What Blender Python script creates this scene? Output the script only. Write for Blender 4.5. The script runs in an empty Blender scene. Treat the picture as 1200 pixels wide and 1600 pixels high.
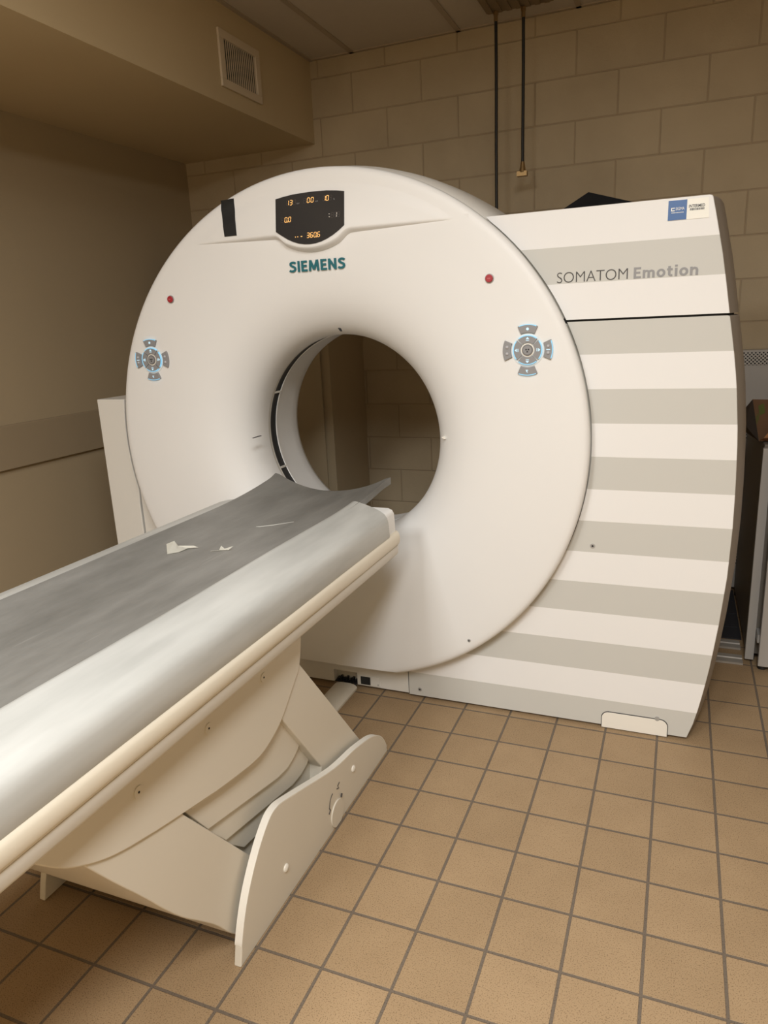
import bpy, bmesh, math, random
from mathutils import Vector, Matrix
random.seed(7)
scene = bpy.context.scene
COL = scene.collection
PI = math.pi

# ------------------------------------------------------------------ materials
def new_mat(name):
    m = bpy.data.materials.new(name); m.use_nodes = True
    nt = m.node_tree
    return m, nt, nt.nodes['Principled BSDF']

def N(nt, t, **kw):
    n = nt.nodes.new(t)
    for k, v in kw.items():
        setattr(n, k, v)
    return n

def plain(name, col, rough=0.5, metal=0.0, noise=0.04, scale=6.0, bump=0.0, bscale=250.0, spec=0.5):
    m, nt, b = new_mat(name)
    tc = N(nt, 'ShaderNodeTexCoord')
    nz = N(nt, 'ShaderNodeTexNoise'); nz.inputs['Scale'].default_value = scale; nz.inputs['Detail'].default_value = 5
    nt.links.new(tc.outputs['Object'], nz.inputs['Vector'])
    mx = N(nt, 'ShaderNodeMix', data_type='RGBA')
    mx.inputs[6].default_value = tuple(c * (1 - noise) for c in col) + (1,)
    mx.inputs[7].default_value = tuple(min(1, c * (1 + noise)) for c in col) + (1,)
    nt.links.new(nz.outputs['Fac'], mx.inputs[0])
    nt.links.new(mx.outputs[2], b.inputs['Base Color'])
    b.inputs['Roughness'].default_value = rough
    b.inputs['Metallic'].default_value = metal
    b.inputs['Specular IOR Level'].default_value = spec
    if bump > 0:
        n2 = N(nt, 'ShaderNodeTexNoise'); n2.inputs['Scale'].default_value = bscale
        nt.links.new(tc.outputs['Object'], n2.inputs['Vector'])
        bp = N(nt, 'ShaderNodeBump'); bp.inputs['Strength'].default_value = bump; bp.inputs['Distance'].default_value = 0.002
        nt.links.new(n2.outputs['Fac'], bp.inputs['Height'])
        nt.links.new(bp.outputs['Normal'], b.inputs['Normal'])
    return m

def emit(name, col, strength, base=(0.02, 0.02, 0.02)):
    m, nt, b = new_mat(name)
    b.inputs['Base Color'].default_value = base + (1,)
    b.inputs['Emission Color'].default_value = col + (1,)
    b.inputs['Emission Strength'].default_value = strength
    b.inputs['Roughness'].default_value = 0.4
    return m

def mat_tiles():
    m, nt, b = new_mat('quarry_tiles')
    tc = N(nt, 'ShaderNodeTexCoord')
    mp = N(nt, 'ShaderNodeMapping'); mp.inputs['Location'].default_value = (0.1747 * 40, 0.1747 * 40, 0)
    nt.links.new(tc.outputs['Object'], mp.inputs['Vector'])
    br = N(nt, 'ShaderNodeTexBrick'); br.offset = 0.0; br.squash = 1.0
    br.inputs['Scale'].default_value = 1.0
    br.inputs['Brick Width'].default_value = 0.1747; br.inputs['Row Height'].default_value = 0.1747
    br.inputs['Mortar Size'].default_value = 0.0042; br.inputs['Mortar Smooth'].default_value = 0.25
    br.inputs['Bias'].default_value = 0.0
    br.inputs['Color1'].default_value = (0.360, 0.250, 0.142, 1); br.inputs['Color2'].default_value = (0.325, 0.224, 0.125, 1)
    br.inputs['Mortar'].default_value = (0.150, 0.118, 0.088, 1)
    nt.links.new(mp.outputs['Vector'], br.inputs['Vector'])
    n1 = N(nt, 'ShaderNodeTexNoise'); n1.inputs['Scale'].default_value = 330; n1.inputs['Detail'].default_value = 3
    n2 = N(nt, 'ShaderNodeTexNoise'); n2.inputs['Scale'].default_value = 9; n2.inputs['Detail'].default_value = 6
    nt.links.new(tc.outputs['Object'], n1.inputs['Vector']); nt.links.new(tc.outputs['Object'], n2.inputs['Vector'])
    r1 = N(nt, 'ShaderNodeValToRGB')
    r1.color_ramp.elements[0].position = 0.33; r1.color_ramp.elements[0].color = (0.45, 0.40, 0.36, 1)
    r1.color_ramp.elements[1].position = 0.46; r1.color_ramp.elements[1].color = (1, 1, 1, 1)
    nt.links.new(n1.outputs['Fac'], r1.inputs['Fac'])
    r2 = N(nt, 'ShaderNodeValToRGB')
    r2.color_ramp.elements[0].position = 0.3; r2.color_ramp.elements[0].color = (0.93, 0.92, 0.91, 1)
    r2.color_ramp.elements[1].position = 0.7; r2.color_ramp.elements[1].color = (1.02, 1.02, 1.02, 1)
    nt.links.new(n2.outputs['Fac'], r2.inputs['Fac'])
    m1 = N(nt, 'ShaderNodeMix', data_type='RGBA', blend_type='MULTIPLY'); m1.inputs[0].default_value = 0.85
    nt.links.new(br.outputs['Color'], m1.inputs[6]); nt.links.new(r1.outputs['Color'], m1.inputs[7])
    m2 = N(nt, 'ShaderNodeMix', data_type='RGBA', blend_type='MULTIPLY'); m2.inputs[0].default_value = 1.0
    nt.links.new(m1.outputs[2], m2.inputs[6]); nt.links.new(r2.outputs['Color'], m2.inputs[7])
    nt.links.new(m2.outputs[2], b.inputs['Base Color'])
    b.inputs['Roughness'].default_value = 0.62
    b.inputs['Specular IOR Level'].default_value = 0.35
    inv = N(nt, 'ShaderNodeMath', operation='SUBTRACT'); inv.inputs[0].default_value = 1.0
    nt.links.new(br.outputs['Fac'], inv.inputs[1])
    bp = N(nt, 'ShaderNodeBump'); bp.inputs['Strength'].default_value = 0.6; bp.inputs['Distance'].default_value = 0.003
    nt.links.new(inv.outputs[0], bp.inputs['Height']); nt.links.new(bp.outputs['Normal'], b.inputs['Normal'])
    return m

def mat_blocks():
    m, nt, b = new_mat('painted_concrete_block')
    tc = N(nt, 'ShaderNodeTexCoord')
    sp = N(nt, 'ShaderNodeSeparateXYZ'); nt.links.new(tc.outputs['Object'], sp.inputs[0])
    cb = N(nt, 'ShaderNodeCombineXYZ')
    ax = N(nt, 'ShaderNodeMath', operation='ADD'); ax.inputs[1].default_value = -0.3179 + 0.4064 * 20
    az = N(nt, 'ShaderNodeMath', operation='ADD'); az.inputs[1].default_value = -2.806 + 0.2032 * 20
    nt.links.new(sp.outputs['X'], ax.inputs[0]); nt.links.new(sp.outputs['Z'], az.inputs[0])
    nt.links.new(ax.outputs[0], cb.inputs['X']); nt.links.new(az.outputs[0], cb.inputs['Y'])
    br = N(nt, 'ShaderNodeTexBrick'); br.offset = 0.5; br.offset_frequency = 2; br.squash = 1.0
    br.inputs['Scale'].default_value = 1.0
    br.inputs['Brick Width'].default_value = 0.4064; br.inputs['Row Height'].default_value = 0.2032
    br.inputs['Mortar Size'].default_value = 0.0055; br.inputs['Mortar Smooth'].default_value = 0.7
    br.inputs['Color1'].default_value = (0.53, 0.432, 0.290, 1); br.inputs['Color2'].default_value = (0.50, 0.405, 0.270, 1)
    br.inputs['Mortar'].default_value = (0.44, 0.345, 0.228, 1)
    nt.links.new(cb.outputs[0], br.inputs['Vector'])
    nz = N(nt, 'ShaderNodeTexNoise'); nz.inputs['Scale'].default_value = 140; nz.inputs['Detail'].default_value = 6
    nt.links.new(tc.outputs['Object'], nz.inputs['Vector'])
    n3 = N(nt, 'ShaderNodeTexNoise'); n3.inputs['Scale'].default_value = 3.0; n3.inputs['Detail'].default_value = 5
    nt.links.new(tc.outputs['Object'], n3.inputs['Vector'])
    r3 = N(nt, 'ShaderNodeValToRGB')
    r3.color_ramp.elements[0].position = 0.3; r3.color_ramp.elements[0].color = (0.86, 0.85, 0.84, 1)
    r3.color_ramp.elements[1].position = 0.7; r3.color_ramp.elements[1].color = (1, 1, 1, 1)
    nt.links.new(n3.outputs['Fac'], r3.inputs['Fac'])
    mx = N(nt, 'ShaderNodeMix', data_type='RGBA', blend_type='MULTIPLY'); mx.inputs[0].default_value = 1.0
    nt.links.new(br.outputs['Color'], mx.inputs[6]); nt.links.new(r3.outputs['Color'], mx.inputs[7])
    nt.links.new(mx.outputs[2], b.inputs['Base Color'])
    b.inputs['Roughness'].default_value = 0.7
    b.inputs['Specular IOR Level'].default_value = 0.25
    h = N(nt, 'ShaderNodeMath', operation='MULTIPLY_ADD'); h.inputs[1].default_value = -1.0
    hs = N(nt, 'ShaderNodeMath', operation='MULTIPLY'); hs.inputs[1].default_value = 0.35
    nt.links.new(nz.outputs['Fac'], hs.inputs[0])
    nt.links.new(br.outputs['Fac'], h.inputs[0]); nt.links.new(hs.outputs[0], h.inputs[2])
    bp = N(nt, 'ShaderNodeBump'); bp.inputs['Strength'].default_value = 0.55; bp.inputs['Distance'].default_value = 0.006
    nt.links.new(h.outputs[0], bp.inputs['Height']); nt.links.new(bp.outputs['Normal'], b.inputs['Normal'])
    return m

def mat_stripes():
    m, nt, b = new_mat('striped_cover')
    tc = N(nt, 'ShaderNodeTexCoord')
    sp = N(nt, 'ShaderNodeSeparateXYZ'); nt.links.new(tc.outputs['Object'], sp.inputs[0])
    d = N(nt, 'ShaderNodeMath', operation='DIVIDE'); d.inputs[1].default_value = 0.2218
    nt.links.new(sp.outputs['Z'], d.inputs[0])
    f = N(nt, 'ShaderNodeMath', operation='FRACT'); nt.links.new(d.outputs[0], f.inputs[0])
    g = N(nt, 'ShaderNodeMath', operation='LESS_THAN'); g.inputs[1].default_value = 0.5
    nt.links.new(f.outputs[0], g.inputs[0])
    # the side return of the cover is plain
    mx = N(nt, 'ShaderNodeMix', data_type='RGBA')
    mx.inputs[6].default_value = (0.79, 0.785, 0.775, 1); mx.inputs[7].default_value = (0.56, 0.555, 0.52, 1)
    nt.links.new(g.outputs[0], mx.inputs[0])
    nt.links.new(mx.outputs[2], b.inputs['Base Color'])
    b.inputs['Roughness'].default_value = 0.5
    return m

def mat_perforated(name, col, pitch):
    m, nt, b = new_mat(name)
    tc = N(nt, 'ShaderNodeTexCoord')
    sp = N(nt, 'ShaderNodeSeparateXYZ'); nt.links.new(tc.outputs['Object'], sp.inputs[0])
    outs = []
    for ax in ('X', 'Z'):
        mu = N(nt, 'ShaderNodeMath', operation='MULTIPLY'); mu.inputs[1].default_value = PI / pitch
        nt.links.new(sp.outputs[ax], mu.inputs[0])
        s = N(nt, 'ShaderNodeMath', operation='SINE'); nt.links.new(mu.outputs[0], s.inputs[0]); outs.append(s)
    p = N(nt, 'ShaderNodeMath', operation='MULTIPLY')
    nt.links.new(outs[0].outputs[0], p.inputs[0]); nt.links.new(outs[1].outputs[0], p.inputs[1])
    g = N(nt, 'ShaderNodeMath', operation='GREATER_THAN'); g.inputs[1].default_value = 0.12
    nt.links.new(p.outputs[0], g.inputs[0])
    mx = N(nt, 'ShaderNodeMix', data_type='RGBA')
    mx.inputs[6].default_value = col + (1,); mx.inputs[7].default_value = (0.015, 0.014, 0.013, 1)
    nt.links.new(g.outputs[0], mx.inputs[0]); nt.links.new(mx.outputs[2], b.inputs['Base Color'])
    b.inputs['Roughness'].default_value = 0.5
    return m

def mat_vinyl():
    m, nt, b = new_mat('worn_grey_vinyl')
    tc = N(nt, 'ShaderNodeTexCoord')
    mp = N(nt, 'ShaderNodeMapping'); mp.inputs['Scale'].default_value = (9, 2.2, 9)
    nt.links.new(tc.outputs['Object'], mp.inputs['Vector'])
    nz = N(nt, 'ShaderNodeTexNoise'); nz.inputs['Scale'].default_value = 1.6; nz.inputs['Detail'].default_value = 8; nz.inputs['Roughness'].default_value = 0.65
    nt.links.new(mp.outputs['Vector'], nz.inputs['Vector'])
    r = N(nt, 'ShaderNodeValToRGB')
    r.color_ramp.elements[0].position = 0.3; r.color_ramp.elements[0].color = (0.150, 0.147, 0.135, 1)
    r.color_ramp.elements[1].position = 0.72; r.color_ramp.elements[1].color = (0.235, 0.230, 0.215, 1)
    nt.links.new(nz.outputs['Fac'], r.inputs['Fac'])
    # thin lengthwise scratches
    mp2 = N(nt, 'ShaderNodeMapping'); mp2.inputs['Scale'].default_value = (70, 3.0, 1); mp2.inputs['Rotation'].default_value = (0, 0, 0.12)
    nt.links.new(tc.outputs['Object'], mp2.inputs['Vector'])
    n2 = N(nt, 'ShaderNodeTexNoise'); n2.inputs['Scale'].default_value = 1.0; n2.inputs['Detail'].default_value = 2
    nt.links.new(mp2.outputs['Vector'], n2.inputs['Vector'])
    r2 = N(nt, 'ShaderNodeValToRGB')
    r2.color_ramp.elements[0].position = 0.70; r2.color_ramp.elements[0].color = (0, 0, 0, 1)
    r2.color_ramp.elements[1].position = 0.80; r2.color_ramp.elements[1].color = (0.5, 0.5, 0.5, 1)
    nt.links.new(n2.outputs['Fac'], r2.inputs['Fac'])
    mx = N(nt, 'ShaderNodeMix', data_type='RGBA'); mx.inputs[7].default_value = (0.36, 0.35, 0.33, 1)
    nt.links.new(r2.outputs['Color'], mx.inputs[0]); nt.links.new(r.outputs['Color'], mx.inputs[6])
    nt.links.new(mx.outputs[2], b.inputs['Base Color'])
    b.inputs['Roughness'].default_value = 0.42
    b.inputs['Specular IOR Level'].default_value = 0.5
    return m

def mat_sheet():
    m, nt, b = new_mat('pale_plastic_sheet')
    tc = N(nt, 'ShaderNodeTexCoord')
    mp = N(nt, 'ShaderNodeMapping'); mp.inputs['Scale'].default_value = (14, 2.0, 14)
    nt.links.new(tc.outputs['Object'], mp.inputs['Vector'])
    nz = N(nt, 'ShaderNodeTexNoise'); nz.inputs['Scale'].default_value = 1.5; nz.inputs['Detail'].default_value = 7
    nt.links.new(mp.outputs['Vector'], nz.inputs['Vector'])
    r = N(nt, 'ShaderNodeValToRGB')
    r.color_ramp.elements[0].position = 0.3; r.color_ramp.elements[0].color = (0.39, 0.392, 0.372, 1)
    r.color_ramp.elements[1].position = 0.7; r.color_ramp.elements[1].color = (0.50, 0.502, 0.478, 1)
    nt.links.new(nz.outputs['Fac'], r.inputs['Fac']); nt.links.new(r.outputs['Color'], b.inputs['Base Color'])
    b.inputs['Roughness'].default_value = 0.4
    return m

M = dict(
    white=plain('white_plastic', (0.765, 0.76, 0.745), 0.48, noise=0.015, scale=3),
    white2=plain('off_white_plastic', (0.69, 0.67, 0.62), 0.5, noise=0.02),
    stripes=mat_stripes(),
    cream=plain('cream_rail_plastic', (0.70, 0.64, 0.525), 0.38, noise=0.02),
    beige=plain('beige_painted_metal', (0.66, 0.615, 0.525), 0.5, noise=0.02),
    edge=plain('white_edge', (0.80, 0.77, 0.70), 0.45, noise=0.01),
    vinyl=mat_vinyl(), sheet=mat_sheet(),
    dark=plain('dark_gap', (0.02, 0.02, 0.022), 0.7),
    black=plain('black_plastic', (0.016, 0.017, 0.019), 0.4),
    blacktape=plain('black_tape', (0.014, 0.016, 0.018), 0.45, bump=0.3, bscale=60),
    slit=plain('scan_slit', (0.03, 0.032, 0.034), 0.35),
    glass=plain('smoked_display', (0.030, 0.030, 0.032), 0.18, noise=0.0),
    teal=plain('teal_ink', (0.006, 0.125, 0.155), 0.5, noise=0.0),
    darkink=plain('dark_grey_ink', (0.055, 0.05, 0.047), 0.5, noise=0.0),
    greyink=plain('grey_ink', (0.275, 0.275, 0.28), 0.5, noise=0.0),
    bump=plain('key_bump_plastic', (0.45, 0.45, 0.47), 0.3, noise=0.0),
    mat=plain('dark_floor_tone', (0.022, 0.023, 0.028), 0.7),  # colour of the sheet that darkens the floor behind the tracks
    stopmark=plain('stop_mark_print', (0.5, 0.12, 0.12), 0.5, noise=0.0),
    red=plain('red_button', (0.36, 0.018, 0.03), 0.4, noise=0.0),
    grey=plain('grey_button', (0.26, 0.26, 0.268), 0.4, noise=0.02),
    greyd=plain('dark_grey_button', (0.15, 0.15, 0.155), 0.4, noise=0.02),
    steel=plain('steel', (0.40, 0.395, 0.38), 0.35, metal=0.25),
    seg=emit('lit_segments', (1.0, 0.50, 0.14), 1.7),
    segoff=plain('unlit_segments', (0.062, 0.052, 0.046), 0.4, noise=0.0),
    segdim=emit('dim_segments', (0.9, 0.75, 0.6), 0.75),
    blue=emit('blue_led', (0.22, 0.62, 0.95), 0.62, (0.2, 0.4, 0.5)),
    blueglow=emit('pale_blue_led', (0.5, 0.85, 1.0), 0.6, (0.4, 0.5, 0.6)),
    labelblue=plain('blue_print', (0.045, 0.13, 0.34), 0.35, noise=0.02),
    labelwhite=plain('white_label', (0.86, 0.85, 0.78), 0.35, noise=0.0),
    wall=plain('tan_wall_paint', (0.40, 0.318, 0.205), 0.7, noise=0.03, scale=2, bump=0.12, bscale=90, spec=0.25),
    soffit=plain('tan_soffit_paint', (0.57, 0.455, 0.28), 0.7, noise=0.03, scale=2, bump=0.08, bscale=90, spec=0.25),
    rail=plain('painted_rail', (0.325, 0.255, 0.165), 0.6, noise=0.03, spec=0.3),
    ceil=plain('ceiling_panel', (0.58, 0.51, 0.42), 0.9, noise=0.03, scale=30, spec=0.1),
    tbar=plain('ceiling_grid_bar', (0.42, 0.34, 0.25), 0.6),
    blocks=mat_blocks(), tiles=mat_tiles(),
    hose=plain('black_hose', (0.012, 0.011, 0.010), 0.5),
    brass=plain('brass', (0.36, 0.24, 0.11), 0.4, metal=0.8),
    wood=plain('weathered_plate', (0.23, 0.165, 0.09), 0.7, noise=0.2, scale=30),
    ventframe=plain('vent_paint', (0.66, 0.55, 0.40), 0.5),
    cab=plain('painted_cabinet', (0.44, 0.36, 0.24), 0.55),
    metalgrey=plain('grey_painted_metal', (0.42, 0.40, 0.375), 0.5),
    metaldark=plain('dark_painted_metal', (0.17, 0.15, 0.125), 0.5, noise=0.12, scale=40),
    convec=plain('convector_paint', (0.44, 0.415, 0.385), 0.5),
    perf=mat_perforated('perforated_metal', (0.50, 0.47, 0.43), 0.0085),
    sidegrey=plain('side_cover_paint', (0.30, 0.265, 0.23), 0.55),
    padring=plain('pad_surround', (0.72, 0.78, 0.80), 0.4),
    card=plain('cardboard', (0.23, 0.125, 0.062), 0.8, noise=0.08, scale=25),
    cardlit=plain('cardboard_lit', (0.42, 0.20, 0.09), 0.8, noise=0.06),  # brighter copy of the cardboard: light on the flap put into its colour
    cardshade=plain('cardboard_shaded', (0.20, 0.165, 0.14), 0.8, noise=0.06),  # greyer, darker copy of the cardboard: the side wall's shade as colour
    green=plain('green_print', (0.13, 0.17, 0.02), 0.6),
    paper=plain('paper', (0.82, 0.80, 0.72), 0.8, noise=0.03),
    scuff=plain('pale_scuff', (0.62, 0.62, 0.58), 0.6),
    track=plain('aluminium_track', (0.40, 0.37, 0.33), 0.4, metal=0.3),
    cloth=plain('black_sheet', (0.016, 0.019, 0.024), 0.5),
)

# ------------------------------------------------------------------ mesh helpers
ROOTLOC = {}
def link(name, bm, mats, parent=None, smooth=30, bevel=0, wn=False):
    """one mesh object; vertices given in world coordinates"""
    me = bpy.data.meshes.new(name)
    bmesh.ops.recalc_face_normals(bm, faces=bm.faces[:])
    if bevel:
        es = [e for e in bm.edges if len(e.link_faces) == 2 and e.calc_face_angle(0) > math.radians(40)]
        bmesh.ops.bevel(bm, geom=es, offset=bevel, segments=3, profile=0.5, affect='EDGES', clamp_overlap=True)
    bm.to_mesh(me); bm.free()
    if not isinstance(mats, (list, tuple)): mats = [mats]
    for m in mats: me.materials.append(m)
    if smooth:
        for p in me.polygons: p.use_smooth = True
        me.set_sharp_from_angle(angle=math.radians(smooth))
    o = bpy.data.objects.new(name, me); COL.objects.link(o)
    if parent:
        o.parent = parent
        r = parent
        while r.parent: r = r.parent
        off = ROOTLOC.get(r.name, Vector((0, 0, 0)))
        me.transform(Matrix.Translation(-off))
    if bevel or wn:
        w = o.modifiers.new('wn', 'WEIGHTED_NORMAL'); w.keep_sharp = True
    return o

def tag(o, label, cat, group=None, kind=None):
    o['label'] = label; o['category'] = cat
    if group: o['group'] = group
    if kind: o['kind'] = kind
    return o

def thing(name, loc, label, cat, group=None):
    o = bpy.data.objects.new(name, None); COL.objects.link(o)
    o.location = loc; o.empty_display_size = 0.1
    ROOTLOC[o.name] = Vector(loc)
    return tag(o, label, cat, group)

def rebase(o, loc):
    """single-mesh thing: put its origin at its base"""
    o.data.transform(Matrix.Translation(-Vector(loc))); o.location = loc
    return o

def struct(o):
    o['kind'] = 'structure'; return o

def box(bm, x0, x1, y0, y1, z0, z1, mi=0):
    v = [bm.verts.new(p) for p in ((x0,y0,z0),(x1,y0,z0),(x1,y1,z0),(x0,y1,z0),(x0,y0,z1),(x1,y0,z1),(x1,y1,z1),(x0,y1,z1))]
    for f in ((3,2,1,0),(4,5,6,7),(0,1,5,4),(1,2,6,5),(2,3,7,6),(3,0,4,7)):
        bm.faces.new([v[i] for i in f]).material_index = mi
    return v

def loft(bm, rings, cap=True, close=True, mi=0):
    vs = [[bm.verts.new(p) for p in r] for r in rings]
    n = len(vs[0])
    for a, b in zip(vs[:-1], vs[1:]):
        for i in range(n if close else n - 1):
            j = (i + 1) % n
            bm.faces.new((a[i], a[j], b[j], b[i])).material_index = mi
    if cap:
        bm.faces.new(vs[0]).material_index = mi; bm.faces.new(vs[-1]).material_index = mi
    return vs

def prism_xz(bm, poly, y0, y1, mi=0):           # polygon in x,z pushed along y
    loft(bm, [[(x, y, z) for x, z in poly] for y in (y0, y1)], mi=mi)
def prism_yz(bm, poly, x0, x1, mi=0):
    loft(bm, [[(x, y, z) for y, z in poly] for x in (x0, x1)], mi=mi)

CX, CZ = -0.3225, 1.037                          # axis of the ring
def lathe(bm, prof, seg=160, cx=CX, cz=CZ, closed=False):
    rings = []
    for k in range(seg):
        a = 2 * PI * k / seg
        rings.append([bm.verts.new((cx + r * math.cos(a), y, cz + r * math.sin(a))) for r, y in prof])
    n = len(prof)
    for k in range(seg):
        A, B = rings[k], rings[(k + 1) % seg]
        for i in range(n if closed else n - 1):
            j = (i + 1) % n
            bm.faces.new((A[i], B[i], B[j], A[j]))

def tube(bm, pts, r, seg=12, cap=True):
    pts = [Vector(p) for p in pts]; rs = r if isinstance(r, (list, tuple)) else [r] * len(pts)
    rings = []; up = None
    for i, p in enumerate(pts):
        d = (pts[min(i + 1, len(pts) - 1)] - pts[max(i - 1, 0)]).normalized()
        if up is None:
            up = Vector((0, 0, 1)) if abs(d.z) < 0.9 else Vector((1, 0, 0))
        s = d.cross(up).normalized(); up = s.cross(d).normalized()
        rings.append([p + rs[i] * (math.cos(2 * PI * k / seg) * s + math.sin(2 * PI * k / seg) * up) for k in range(seg)])
    loft(bm, rings, cap=cap)

def disc_y(bm, cx, cz, y0, y1, r, seg=32, mi=0):
    prism_xz(bm, [(cx + r * math.cos(2 * PI * k / seg), cz + r * math.sin(2 * PI * k / seg)) for k in range(seg)], y0, y1, mi)

def wedge(r0, r1, a0, a1, cx, cz, n=14, rx=1.0):
    out = [(cx + rx * r1 * math.cos(a0 + (a1 - a0) * k / n), cz + r1 * math.sin(a0 + (a1 - a0) * k / n)) for k in range(n + 1)]
    inn = [(cx + rx * r0 * math.cos(a1 + (a0 - a1) * k / n), cz + r0 * math.sin(a1 + (a0 - a1) * k / n)) for k in range(n + 1)]
    return out + inn

def lettering(name, text, x0, x1, z0, z1, y, mat, parent, weight=0.0, spacing=1.0, depth=0.0005, shear=0.0):
    cu = bpy.data.curves.new(name, 'FONT'); cu.body = text; cu.size = 1; cu.offset = weight; cu.extrude = 0.01
    cu.space_character = spacing; cu.shear = shear; cu.resolution_u = 5
    to = bpy.data.objects.new(name + '_curve', cu); COL.objects.link(to)
    bpy.context.view_layer.update()
    dg = bpy.context.evaluated_depsgraph_get()
    me = bpy.data.meshes.new_from_object(to.evaluated_get(dg))
    bpy.data.objects.remove(to); bpy.data.curves.remove(cu)
    xs = [v.co.x for v in me.vertices]; ys = [v.co.y for v in me.vertices]
    a, b, c, d = min(xs), max(xs), min(ys), max(ys)
    bm = bmesh.new(); bm.from_mesh(me); bpy.data.meshes.remove(me)
    for v in bm.verts:
        X = x0 + (v.co.x - a) / (b - a) * (x1 - x0); Z = z0 + (v.co.y - c) / (d - c) * (z1 - z0)
        v.co = (X, y - depth if v.co.z > 0 else y + 0.0005, Z)
    return link(name, bm, mat, parent, smooth=0)

GLYPH = {
 'S': (.66, [[(.60,.80),(.50,.875),(.38,.905),(.25,.89),(.15,.82),(.13,.72),(.18,.63),(.30,.56),(.43,.49),(.53,.40),(.545,.28),(.48,.165),(.36,.10),(.23,.098),(.12,.13),(.04,.19)]]),
 'I': (.24, [[(.12,0),(.12,1)]]),
 'E': (.58, [[(.12,0),(.12,1)],[(.12,.90),(.55,.90)],[(.12,.51),(.51,.51)],[(.12,.10),(.57,.10)]]),
 'M': (.96, [[(.11,0),(.18,1)],[(.19,.98),(.48,.12)],[(.48,.12),(.77,.98)],[(.78,1),(.85,0)]]),
 'N': (.76, [[(.12,0),(.12,1)],[(.13,.93),(.63,.07)],[(.64,0),(.64,1)]]),
 'm': (.92, [[(.11,0),(.11,.73)],[(.11,.48),(.19,.59),(.31,.63),(.42,.58),(.455,.47),(.455,0)],[(.455,.48),(.535,.59),(.655,.63),(.765,.58),(.80,.47),(.80,0)]]),
 'o': (.66, [[(.33+.225*math.cos(2*PI*k/24),.365+.275*math.sin(2*PI*k/24)) for k in range(26)]]),
 't': (.44, [[(.17,.92),(.17,.24),(.205,.14),(.28,.10),(.40,.115)],[(.01,.635),(.40,.635)]]),
 'i': (.24, [[(.12,0),(.12,.73)],[(.12,.83),(.12,1.0)]]),
 'n': (.62, [[(.11,0),(.11,.73)],[(.11,.46),(.20,.58),(.33,.63),(.45,.58),(.50,.46),(.50,0)]]),
}
def stroke_text(name, text, x0, x1, z0, z1, y, mat, parent, t, gap=.09, depth=.0004):
    total = sum(GLYPH[c][0] for c in text) + gap * (len(text) - 1)
    sx, sz = (x1 - x0) / total, z1 - z0
    bm = bmesh.new(); pen = 0; cnt = 0
    for c in text:
        w, lines = GLYPH[c]
        for ln in lines:
            P = [Vector((p[0], p[1])) for p in ln]; L, Rr = [], []
            for i, p in enumerate(P):
                a = P[max(i - 1, 0)]; b = P[min(i + 1, len(P) - 1)]
                d = (b - a).normalized(); n = Vector((-d.y, d.x)) * t / 2
                L.append(p + n); Rr.append(p - n)
            for i in range(len(P) - 1):
                q = [L[i], L[i + 1], Rr[i + 1], Rr[i]]
                prism_xz(bm, [(x0 + (pen + v.x) * sx, z0 + v.y * sz) for v in q], y - depth - .00001 * cnt, y + .0004)
                cnt += 1
        pen += w + gap
    return link(name, bm, mat, parent, smooth=0)

# ------------------------------------------------------------------ room
XL, XR, YB, YF, ZC = -2.054, 2.6, 1.861, -5.0, 2.9
bm = bmesh.new(); box(bm, XL - .1, XR + .1, YF - .1, YB + .1, -.1, 0); struct(link('floor', bm, M['tiles'], smooth=0))
bm = bmesh.new(); box(bm, XL - .1, XR + .1, YB, YB + .1, 0, ZC); struct(link('wall_back', bm, M['blocks'], smooth=0))
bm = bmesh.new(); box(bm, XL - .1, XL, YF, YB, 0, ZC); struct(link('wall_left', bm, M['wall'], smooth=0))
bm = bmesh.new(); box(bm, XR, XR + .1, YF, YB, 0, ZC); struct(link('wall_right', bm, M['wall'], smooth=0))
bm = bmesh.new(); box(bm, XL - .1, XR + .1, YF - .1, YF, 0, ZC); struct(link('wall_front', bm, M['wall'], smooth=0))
bm = bmesh.new(); box(bm, XL - .1, XR + .1, YF - .1, YB + .1, ZC, ZC + .1)
for k in range(7):                                # suspended ceiling bars
    xb = -0.886 + 0.606 * k
    box(bm, xb - .013, xb + .013, YF, YB, ZC - .006, ZC, 1)
for k in range(5):
    yb = 0.62 - 1.22 * k
    box(bm, -1.15, XR, yb - .013, yb + .013, ZC - .0055, ZC, 1)
box(bm, -1.15, XR, YB - .022, YB, ZC - .006, ZC, 1)
box(bm, -1.15, -1.128, YF, YB, ZC - .0062, ZC, 1)
struct(link('ceiling', bm, [M['ceil'], M['tbar']], smooth=0))
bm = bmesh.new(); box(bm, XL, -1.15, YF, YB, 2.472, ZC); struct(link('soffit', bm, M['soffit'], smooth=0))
bm = bmesh.new(); box(bm, XL, XL + .022, YF, YB, 0.868, 1.073); struct(link('trim_1', bm, M['rail'], bevel=.003))

# ------------------------------------------------------------------ air vent on the soffit
t = thing('air_vent', (-1.15, 1.109, 2.543), 'cream air vent with upright slats on the soffit face', 'vent')
xv = -1.15
bm = bmesh.new()
for (a, b, c, d) in ((.934, 1.284, 2.748, 2.784), (.934, 1.284, 2.545, 2.58), (.934, .972, 2.58, 2.748), (1.246, 1.284, 2.58, 2.748)):
    box(bm, xv + .0005, xv + .012, a, b, c, d)
link('frame', bm, M['ventframe'], t, bevel=.002)
bm = bmesh.new(); box(bm, xv + .0004, xv + .002, .972, 1.246, 2.58, 2.748); link('backing', bm, M['dark'], t, smooth=0)
bm = bmesh.new()
for k in range(16):
    yy = .980 + k * .0172
    box(bm, xv + .0035, xv + .0052, yy - .0036, yy + .0036, 2.58, 2.748)
link('slats', bm, M['ventframe'], t, smooth=0)

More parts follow.
